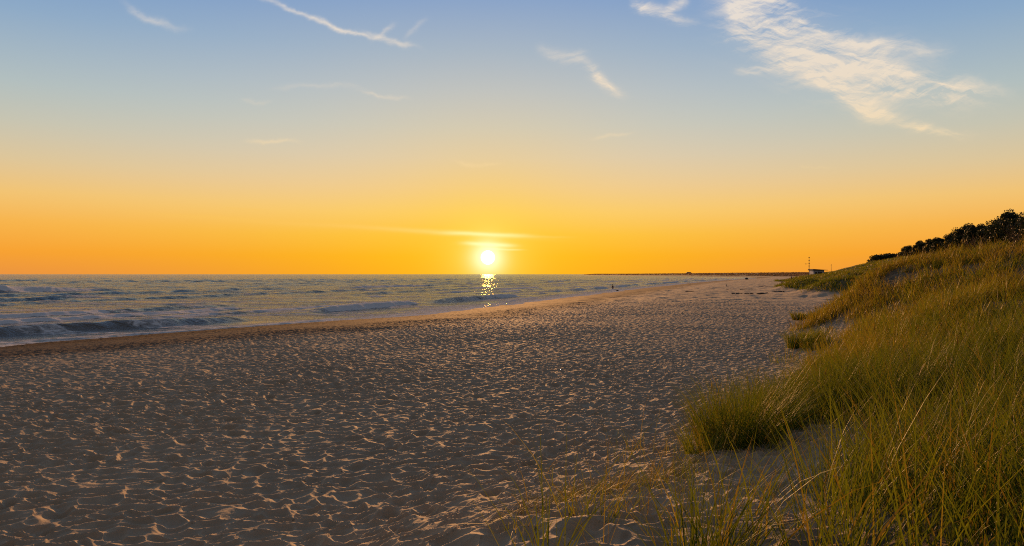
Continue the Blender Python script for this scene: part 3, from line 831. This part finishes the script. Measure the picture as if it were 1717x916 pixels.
tree_pos = []
yv = 92.0
while yv < 400:
    for row in range(4):
        yy = yv + r.uniform(-2.5, 2.5); off = row * 4.5 + r.uniform(-2, 2)
        xx = 26 + 0.465 * yy + off * 0.9; yy = yy - off * 0.42
        if xx / yy < 0.86: tree_pos.append((xx, yy, row))
    yv += 3.0 + yv * 0.008
special = {}
tree_pos.sort(key=lambda p: p[1])
for i, (xx, yy, row) in enumerate(tree_pos):
    k = int(r.integers(0, len(protos)))
    if not used[k]:
        root = protos[k]; used[k] = True
    else:
        root = protos[k].copy(); COL.objects.link(root)
        for ch in list(protos[k].children):
            c = ch.copy(); COL.objects.link(c); c.parent = root
    z0 = float(land_pt(xx, yy)[0][0])
    root.location = (xx, yy, z0 - 0.1); root.rotation_euler = (0, 0, r.uniform(0, 6.28))
    s_ = r.uniform(0.62, 0.92) * (1.0 + 0.22 * float(sstep(190, 110, yy)))
    root.scale = (s_, s_, s_ * r.uniform(.9, 1.1))
    tag(root, 'dark rounded pine in the wood along the crest of the bluff', 'tree', 'dark trees along the crest of the bluff')
    skyline.append((858.5 + F * xx / yy, 460 - (z0 + 6.0 * root.scale[2] - CH) * F / yy, root))
# the few crowns one can point to on the skyline
taken = set()
def single(x0, x1, label):
    c = [(py, px, i) for i, (px, py, o_) in enumerate(skyline) if x0 < px < x1 and i not in taken]
    if c:
        i = min(c)[2]; taken.add(i); skyline[i][2]['label'] = label
single(1690, 1719, 'highest dark pine of the wood, against the sky at the right edge of the picture')
single(1640, 1685, 'tall dark pine on the skyline just left of the highest one')
single(1590, 1625, 'dark pine making the hump halfway along the steep skyline of the wood')
single(1540, 1565, 'low dark pine where the wood meets the bare twiggy shrubs on the skyline')
for k, u in enumerate(used):
    if not u:
        for ch in list(protos[k].children): bpy.data.objects.remove(ch)
        bpy.data.objects.remove(protos[k])

# the same wood running on into the distance and along the low headland
r = np.random.default_rng(61)
n = 5200
ys = 380 + (r.uniform(0, 1, n) ** 1.5) * 420; xs = 26 + 0.465 * ys + r.uniform(-14, 40, n)
z, v, s, d = land_pt(xs, ys); ok = (d > 10)
cs = np.c_[xs, ys, z + 2.0][ok]; rs = r.uniform(1.2, 2.6, ok.sum()) * (1.2 - .5 * sstep(400, 700, ys[ok]))
V1, Q1, a1 = leaf_cloud(cs, rs, 16, 0.7, r)
n = 7000
k = r.integers(0, 1, n)
seglist = SHORE[(SHORE[:, 1] > 560) & (SHORE[:, 1] < 2700)]
ii = r.integers(0, len(seglist) - 1, n); fr = r.uniform(0, 1, n)[:, None]
pb = seglist[ii] * (1 - fr) + seglist[ii + 1] * fr
dv = seglist[ii + 1] - seglist[ii]; nv = np.c_[dv[:, 1], -dv[:, 0]]; nv /= np.linalg.norm(nv, axis=1)[:, None]
pb = pb + nv * r.uniform(38, 120, n)[:, None]
z, v, s, d = land_pt(pb[:, 0], pb[:, 1])
cs = np.c_[pb, z + .1]; sc_ = np.hypot(pb[:, 0], pb[:, 1])
ok = s > 25
V2, Q2, a2_ = leaf_cloud(cs[ok], r.uniform(.4, 1.0, ok.sum()) * 0.8 * (1 + sc_[ok] / 3500), 12, 0.6, r)
dw_ = new_obj('distant_wood', mesh_np('distant_wood', V1, Q1, smooth=False, attrs={'tint': a1['tint']}), leaf_m)
tag(dw_, 'far dark wood running down the bluff behind the white hut', 'woodland', kind='stuff')
V = V2; Qd = Q2
hazed_heath_m, t, o = mat_new('hazed_heath')  # headland plants; haze is painted in by paling their brown
hp = principled(t, t.mix(t.attr('tint'), (0.15, 0.105, 0.065, 1), (0.26, 0.18, 0.10, 1)), 0.8, 0.2); ht = t.n.new('ShaderNodeBsdfTranslucent'); ht.inputs[0].default_value = (0.30, 0.20, 0.11, 1)
mx = t.n.new('ShaderNodeMixShader'); mx.inputs[0].default_value = 0.35; t.l.new(hp.outputs[0], mx.inputs[1]); t.l.new(ht.outputs[0], mx.inputs[2]); t.l.new(mx.outputs[0], o.inputs[0])
wd_ = new_obj('headland_scrub', mesh_np('headland_scrub', V, Qd, smooth=False, attrs={'tint': a2_['tint']}), hazed_heath_m)
tag(wd_, 'low brown scrub along the far headland on the horizon', 'scrub', kind='stuff')

# bare twiggy shrubs against the sky
twig_m = simple_mat('dry_twig', (0.10, 0.055, 0.03), (0.20, 0.11, 0.055), 12, 0.8)
def bare_shrub(label, px, Yd, h, seed, n=26):
    rr_ = random.Random(seed)
    x = (px - 858.5) / F * Yd; z0 = float(land_pt(x, Yd)[0][0])
    bm = bmesh.new()
    w = max(0.004, Yd * 0.00035)
    for i in range(n):
        a = rr_.uniform(0, 6.28); l = rr_.uniform(.1, .75); L = h * rr_.uniform(.6, 1)
        p0 = Vector((rr_.uniform(-.1, .1), rr_.uniform(-.1, .1), -.05))
        p1 = p0 + Vector((math.sin(a) * l * .35, math.cos(a) * l * .35, .5)) * L
        p2 = p0 + Vector((math.sin(a) * l * .75, math.cos(a) * l * .75, .98)) * L
        add_tube(bm, [p0, p1, p2], [w, w * .7, w * .3], 4)
        for q0_ in (p1, (p1 + p2) / 2):
            a2 = rr_.uniform(0, 6.28)
            add_tube(bm, [q0_, q0_ + Vector((math.sin(a2) * .22, math.cos(a2) * .22, .3)) * L], [w * .6, w * .2], 4)
    ob = new_obj('bare_shrub', bm_mesh('bare_shrub', bm), twig_m)
    ob.location = (x, Yd, z0)
    tag(ob, label, 'shrub', 'bare shrubs on the skyline')
bare_shrub('bushiest bare twiggy shrub against the sky where the grass slope meets the wood', 1534, 37, 1.5, 1, 30)
bare_shrub('thin bare shrub just left of the bushiest one against the sky', 1516, 38, 1.2, 2, 14)
bare_shrub('lone sparse twigs on the skyline, leftmost of the bare shrubs', 1488, 39, 0.95, 3, 7)
bare_shrub('reddish twiggy shrub on the grass crest in front of the dark wood', 1632, 33, 1.15, 4, 12)
bare_shrub('tall dry twigs on the grass crest close to the right edge of the view', 1700, 31, 1.3, 5, 10)

# ------------------------------------------------------------------ beach hut, masts, headland house
white_m = simple_mat('white_paint', (0.55, 0.57, 0.60), (0.68, 0.69, 0.71), 3, 0.6)
roof_m = simple_mat('dark_roof', (0.035, 0.028, 0.026), (0.06, 0.05, 0.045), 3, 0.7)
glass_m, t, o = mat_new('window_glass'); p = principled(t, (0.02, 0.025, 0.03, 1), 0.08, 0.5); t.l.new(p.outputs[0], o.inputs[0])
wood_m = simple_mat('weathered_wood', (0.055, 0.042, 0.032), (0.12, 0.095, 0.075), 8, 0.9, 0.01)
metal_m = simple_mat('painted_steel', (0.05, 0.05, 0.055), (0.11, 0.11, 0.115), 8, 0.5)

Yh = 300.0
hx0 = (1364 - 858.5) / F * Yh; hx1 = (1382 - 858.5) / F * Yh
zt = CH + (460 - 453.5) / F * Yh; zb = CH + (460 - 462.5) / F * Yh
hut = empty('beach_hut', ((hx0 + hx1) / 2, Yh, zb)); tag(hut, 'white beach hut with a dark overhanging roof among the distant dunes', 'hut')
wdt = hx1 - hx0; hh_ = zt - zb
bm = bmesh.new(); add_box(bm, -wdt / 2, wdt / 2, 0, 4.2, -0.6, hh_); new_obj('wall', bm_mesh('wall', bm), white_m, hut)
bm = bmesh.new()
x0, x1, zr0, zr1 = -wdt / 2 - .35, wdt / 2 + 1.4, hh_ + .55, hh_ + .15
vs = [bm.verts.new(p) for p in ((x0, -.6, hh_ + .002), (x1, -.6, hh_ + .002), (x1, 4.8, hh_ + .002), (x0, 4.8, hh_ + .002), (x0, -.6, zr0), (x1, -.6, zr1), (x1, 4.8, zr1), (x0, 4.8, zr0))]
for f in ((0, 3, 2, 1), (4, 5, 6, 7), (0, 1, 5, 4), (1, 2, 6, 5), (2, 3, 7, 6), (3, 0, 4, 7)): bm.faces.new([vs[i] for i in f])
new_obj('roof', bm_mesh('roof', bm), roof_m, hut)
for wx in (-1.1, .9):
    bm = bmesh.new(); add_box(bm, wx - .4, wx + .4, -.03, .02, .75, 1.45)
    fr_ = new_obj('window', bm_mesh('window', bm), roof_m, hut)
    bm = bmesh.new(); add_box(bm, wx - .33, wx + .33, -.045, -.032, .82, 1.38); new_obj('pane', bm_mesh('pane', bm), glass_m, fr_)
bm = bmesh.new(); add_box(bm, -.35, .35, -.03, .02, -.05, 1.6); new_obj('door', bm_mesh('door', bm), wood_m, hut)

def mast(label, px, Yd, top_py, bot_py, rad, extras):
    x = (px - 858.5) / F * Yd; z1 = CH + (460 - top_py) / F * Yd
    z0 = float(land_pt(x, Yd)[0][0]) - .1
    root = empty('mast', (x, Yd, z0)); tag(root, label, 'mast')
    H_ = z1 - z0
    bm = bmesh.new(); add_tube(bm, [(0, 0, 0), (0, 0, H_ * .5), (0, 0, H_)], [rad, rad * .8, rad * .45], 8)
    new_obj('pole', bm_mesh('pole', bm, True), metal_m, root)
    for f in extras:
        bm = bmesh.new(); add_tube(bm, [(0, 0, H_ * f - .13), (0, 0, H_ * f + .13)], [rad * 1.9, rad * 1.9], 8); new_obj('collar', bm_mesh('collar', bm), metal_m, root)
    bm = bmesh.new(); add_box(bm, -rad * 3, rad * 3, -rad * 3, rad * 3, -.2, .12); new_obj('base', bm_mesh('base', bm), roof_m, root)
mast('tall thin mast with dark collars rising left of the white hut', 1356.7, 285, 431, 464, .13, (.55, .68, .82, .97))
mast('short thin mast on the dune behind and right of the white hut', 1393.8, 310, 443, 452, .09, (.9,))

Yq = 1500.0
hx = (1155.5 - 858.5) / F * Yq; hz = float(land_pt(hx, Yq)[0][0])
house = empty('distant_house', (hx, Yq, hz)); tag(house, 'tiny dark house silhouetted on the low headland at the horizon', 'house')
bm = bmesh.new(); add_box(bm, -4.5, 4.5, 0, 7, -1.5, 1.8); new_obj('wall', bm_mesh('wall', bm), wood_m, house)
bm = bmesh.new(); vs = [bm.verts.new(p) for p in ((-5, -.5, 1.8), (5, -.5, 1.8), (5, 7.5, 1.8), (-5, 7.5, 1.8), (-3.5, 3.5, 3.4), (3.5, 3.5, 3.4))]
for f in ((0, 1, 5, 4), (2, 3, 4, 5), (0, 4, 3), (1, 2, 5), (3, 2, 1, 0)): bm.faces.new([vs[i] for i in f])
new_obj('roof', bm_mesh('roof', bm), roof_m, house)

# ------------------------------------------------------------------ people
skin_m = simple_mat('skin', (0.30, 0.17, 0.11), (0.36, 0.21, 0.14), 6, 0.55)
cloth_m = simple_mat('dark_clothing', (0.020, 0.020, 0.026), (0.04, 0.038, 0.045), 12, 0.9)
hair_m = simple_mat('brown_hair', (0.025, 0.016, 0.010), (0.05, 0.03, 0.02), 20, 0.6)
def skinned(name, chain, edges, mat, parent, lvl=2):
    me = bpy.data.meshes.new(name); me.from_pydata([c[0] for c in chain], edges, [])
    ob = new_obj(name, me, mat, parent)
    bpy.context.view_layer.update()
    mod = ob.modifiers.new('skin', 'SKIN'); mod.use_smooth_shade = True
    if not me.skin_vertices: 
        bm = bmesh.new(); bm.from_mesh(me); bm.verts.layers.skin.verify(); bm.to_mesh(me); bm.free()
    for i, c in enumerate(chain):
        sv = me.skin_vertices[0].data[i]; rad = c[1]
        sv.radius = rad if isinstance(rad, tuple) else (rad, rad); sv.use_root = (i == 0)
    s = ob.modifiers.new('sub', 'SUBSURF'); s.levels = lvl; s.render_levels = lvl
    return ob
def person(label, loc, rz, stride=0.12, arms=0.10):
    root = empty('person', loc, rz); tag(root, label, 'person')
    P = [((0, 0, .95), (.15, .11)), ((0, 0, 1.15), (.125, .095)), ((0, 0, 1.38), (.16, .10)), ((0, 0, 1.48), (.075, .07)), ((0, -.01, 1.55), .058),
         ((0, -.015, 1.63), (.078, .095)), ((0, -.01, 1.71), (.074, .088)),
         ((.18, 0, 1.41), .055), ((.18 + arms, .02, 1.13), .040), ((.17 + arms, -.07, .90), .030), ((.165 + arms, -.09, .82), (.022, .036)),
         ((-.18, 0, 1.41), .055), ((-.18 - arms, .02, 1.13), .040), ((-.17 - arms, -.05, .90), .030), ((-.165 - arms, -.07, .82), (.022, .036)),
         ((.09, 0, .86), .095), ((.10, -stride * .6, .48), .060), ((.10, -stride * .6, .10), .040), ((.11, -stride * .6 - .15, .04), (.042, .032)),
         ((-.09, 0, .86), .095), ((-.10, stride, .48), .060), ((-.10, stride * 1.4, .10), .040), ((-.11, stride * 1.4 - .15, .04), (.042, .032))]
    E = [(0, 1), (1, 2), (2, 3), (3, 4), (4, 5), (5, 6), (2, 7), (7, 8), (8, 9), (9, 10), (2, 11), (11, 12), (12, 13), (13, 14),
         (0, 15), (15, 16), (16, 17), (17, 18), (0, 19), (19, 20), (20, 21), (21, 22)]
    skinned('body', P, E, skin_m, root)
    C = [((0, 0, .93), (.165, .125)), ((0, 0, 1.15), (.14, .11)), ((0, 0, 1.38), (.172, .115)), ((.185, 0, 1.40), .068), ((.18 + arms * .7, .01, 1.22), .056),
         ((-.185, 0, 1.40), .068), ((-.18 - arms * .7, .01, 1.22), .056)]
    skinned('shirt', C, [(0, 1), (1, 2), (2, 3), (3, 4), (2, 5), (5, 6)], cloth_m, root, 1)
    T = [((0, 0, .93), (.158, .122)), ((.09, 0, .82), .105), ((.10, -stride * .6, .48), .072), ((.10, -stride * .6, .14), .055),
         ((-.09, 0, .82), .105), ((-.10, stride, .48), .072), ((-.10, stride * 1.4, .14), .055)]
    skinned('trousers', T, [(0, 1), (1, 2), (2, 3), (0, 4), (4, 5), (5, 6)], cloth_m, root, 1)
    bm = bmesh.new(); bmesh.ops.create_uvsphere(bm, u_segments=16, v_segments=10, radius=.1)
    bmesh.ops.scale(bm, vec=(.92, 1.05, .95), verts=bm.verts); bmesh.ops.translate(bm, vec=(0, .025, 1.715), verts=bm.verts)
    for v_ in [v_ for v_ in bm.verts if v_.co.z < 1.66 and v_.co.y < 0.02]: v_.co.y += .05
    new_obj('hair', bm_mesh('hair', bm, True), hair_m, root)
    return root
def gpos(px, py_foot, z):
    Yd = (CH - z) * F / (py_foot - 460.0)
    return (px - 858.5) / F * Yd, Yd
x, y = gpos(1327, 473, .30); z = float(land_pt(x, y)[0][0])
person('small dark figure standing on the far beach beside the dunes', (x, y, z), 2.6)
x, y = 23.0, 167.0
person('wader standing waist deep in the shallows beyond the sun path', (x, y, -0.85), 0.7, stride=.2)

# ------------------------------------------------------------------ posts, boulder, driftwood
def post(label, px, Yd, h, rad, mat, cat='post'):
    x = (px - 858.5) / F * Yd; z0 = float(land_pt(x, Yd)[0][0])
    bm = bmesh.new(); rr_ = random.Random(px)
    add_tube(bm, [(0, 0, -.3), (.01, 0, h * .4), (.03, .01, h * .9), (.035, .01, h)], [rad * 1.1, rad, rad * .9, rad * .6], 9)
    ob = new_obj('wooden_post', bm_mesh('wooden_post', bm, True), mat); ob.location = (x, Yd, z0)
    tag(ob, label, cat)
post('short dark wooden post sticking out of the beach left of the standing figure', 1311, 187, .85, .16, wood_m)
pale_m = simple_mat('bleached_wood', (0.42, 0.36, 0.28), (0.55, 0.48, 0.38), 8, 0.8)
post('short pale bleached post on the middle of the beach', 1218, 150, .55, .09, pale_m)
rock_m = simple_mat('dark_rock', (0.035, 0.03, 0.028), (0.09, 0.075, 0.065), 3, 0.85, 0.05)
def boulder(label, x, y, z, sx, sy, sz, seed):
    bm = bmesh.new(); bmesh.ops.create_icosphere(bm, subdivisions=3, radius=1.0)
    rr_ = random.Random(seed); offs = [(Vector((rr_.uniform(-1, 1), rr_.uniform(-1, 1), rr_.uniform(-1, 1))).normalized(), rr_.uniform(.7, .95)) for _ in range(14)]
    for v_ in bm.verts:
        for nrm, dd in offs:
            k_ = v_.co.dot(nrm)
            if k_ > dd: v_.co -= nrm * (k_ - dd)
        v_.co = Vector((v_.co.x * sx, v_.co.y * sy, v_.co.z * sz))
    ob = new_obj('boulder', bm_mesh('boulder', bm), rock_m); ob.location = (x, y, z); tag(ob, label, 'boulder')
Yb = 360; xb = (1252 - 858.5) / F * Yb
boulder('dark boulder at the far water edge where the beach narrows', xb, Yb, float(land_pt(xb, Yb)[0][0]) + .25, .95, .9, .75, 3)
xb, yb = gpos(1035.5, 488.5, 0.0)
boulder('small dark stone awash in the shallows below the wader', xb, yb, .02, .35, .3, .22, 5)
xb, yb = gpos(1157, 478, 0.0)
boulder('dark stone awash in the surf at the far waterline', xb, yb, .05, .5, .45, .32, 8)

weed_m = simple_mat('dark_seaweed', (0.05, 0.036, 0.026), (0.10, 0.07, 0.05), 6, 0.7, 0.02)
def wrack(label, px, py, length_px, seed, hgt=.07):
    x, y = gpos(px, py, .60); L = length_px / F * y
    rr_ = random.Random(seed); bm = bmesh.new()
    n = int(10 + L * 3)
    root_z = float(land_pt(x, y)[0][0])
    for i in range(n):
        u = rr_.uniform(-.5, .5) * L; v_ = rr_.gauss(0, .5) + u * .12
        zz_ = float(land_pt(x + u, y + v_)[0][0]) - root_z
        a = rr_.gauss(0, .5); l = rr_.uniform(.3, 1.0)
        pts = [(u + math.cos(a) * l * (k_ - 1.5) / 3, v_ + math.sin(a) * l * (k_ - 1.5) / 3, zz_ + rr_.uniform(.01, hgt)) for k_ in range(4)]
        add_tube(bm, pts, [.04, .10, .09, .03], 6)
    ob = new_obj('seaweed_line', bm_mesh('seaweed_line', bm, True), weed_m); ob.location = (x, y, root_z)
    tag(ob, label, 'seaweed', 'dark drift lines on the far beach')
wrack('longest dark drift line lying across the far beach', 1258, 493.5, 60, 1, .10)
wrack('short dark drift line beyond the longest one', 1252, 486, 18, 2)
wrack('dark drift scraps high on the beach near the short post', 1280, 481, 20, 3)
wrack('small dark heap of weed left of the short drift line', 1223, 487, 5, 4)
wrack('dark drift scraps beside the low hummock of the dunes', 1305, 490, 14, 5)
wrack('thin dark drift streak nearest the waterline', 1155, 490, 10, 6)

# gull in the air left of the tall mast
feather_m = simple_mat('gull_feathers', (0.12, 0.11, 0.11), (0.22, 0.21, 0.21), 9, 0.8)
gx, gy = (1351.5 - 858.5) / F * 200, 200.0; gz = CH + (460 - 443) / F * 200
gull = empty('gull', (gx, gy, gz), .4); tag(gull, 'small dark gull gliding beside the tall mast', 'bird')
bm = bmesh.new(); add_tube(bm, [(0, -.24, .01), (0, -.17, .03), (0, 0, 0), (0, .2, 0), (0, .32, .01)], [.012, .04, .065, .04, .02], 8); new_obj('body', bm_mesh('body', bm, True), feather_m, gull)
for s_ in (-1, 1):
    bm = bmesh.new()
    top = [(0.04 * s_, -.09, .03), (.30 * s_, -.13, .13), (.62 * s_, -.02, .07)]; bot = [(0.04 * s_, .09, .02), (.30 * s_, .04, .12), (.60 * s_, .03, .065)]
    a = [bm.verts.new(p_) for p_ in top]; b = [bm.verts.new(p_) for p_ in bot]; c = [bm.verts.new((p_[0], p_[1], p_[2] - .015)) for p_ in top]; d = [bm.verts.new((p_[0], p_[1], p_[2] - .012)) for p_ in bot]
    for i in range(2):
        for q4 in ((a[i], a[i + 1], b[i + 1], b[i]), (c[i], d[i], d[i + 1], c[i + 1]), (a[i], c[i], c[i + 1], a[i + 1]), (b[i], b[i + 1], d[i + 1], d[i])): bm.faces.new(q4)
    bm.faces.new((a[2], c[2], d[2], b[2])); bm.faces.new((a[0], b[0], d[0], c[0]))
    new_obj('wing', bm_mesh('wing', bm), feather_m, gull)
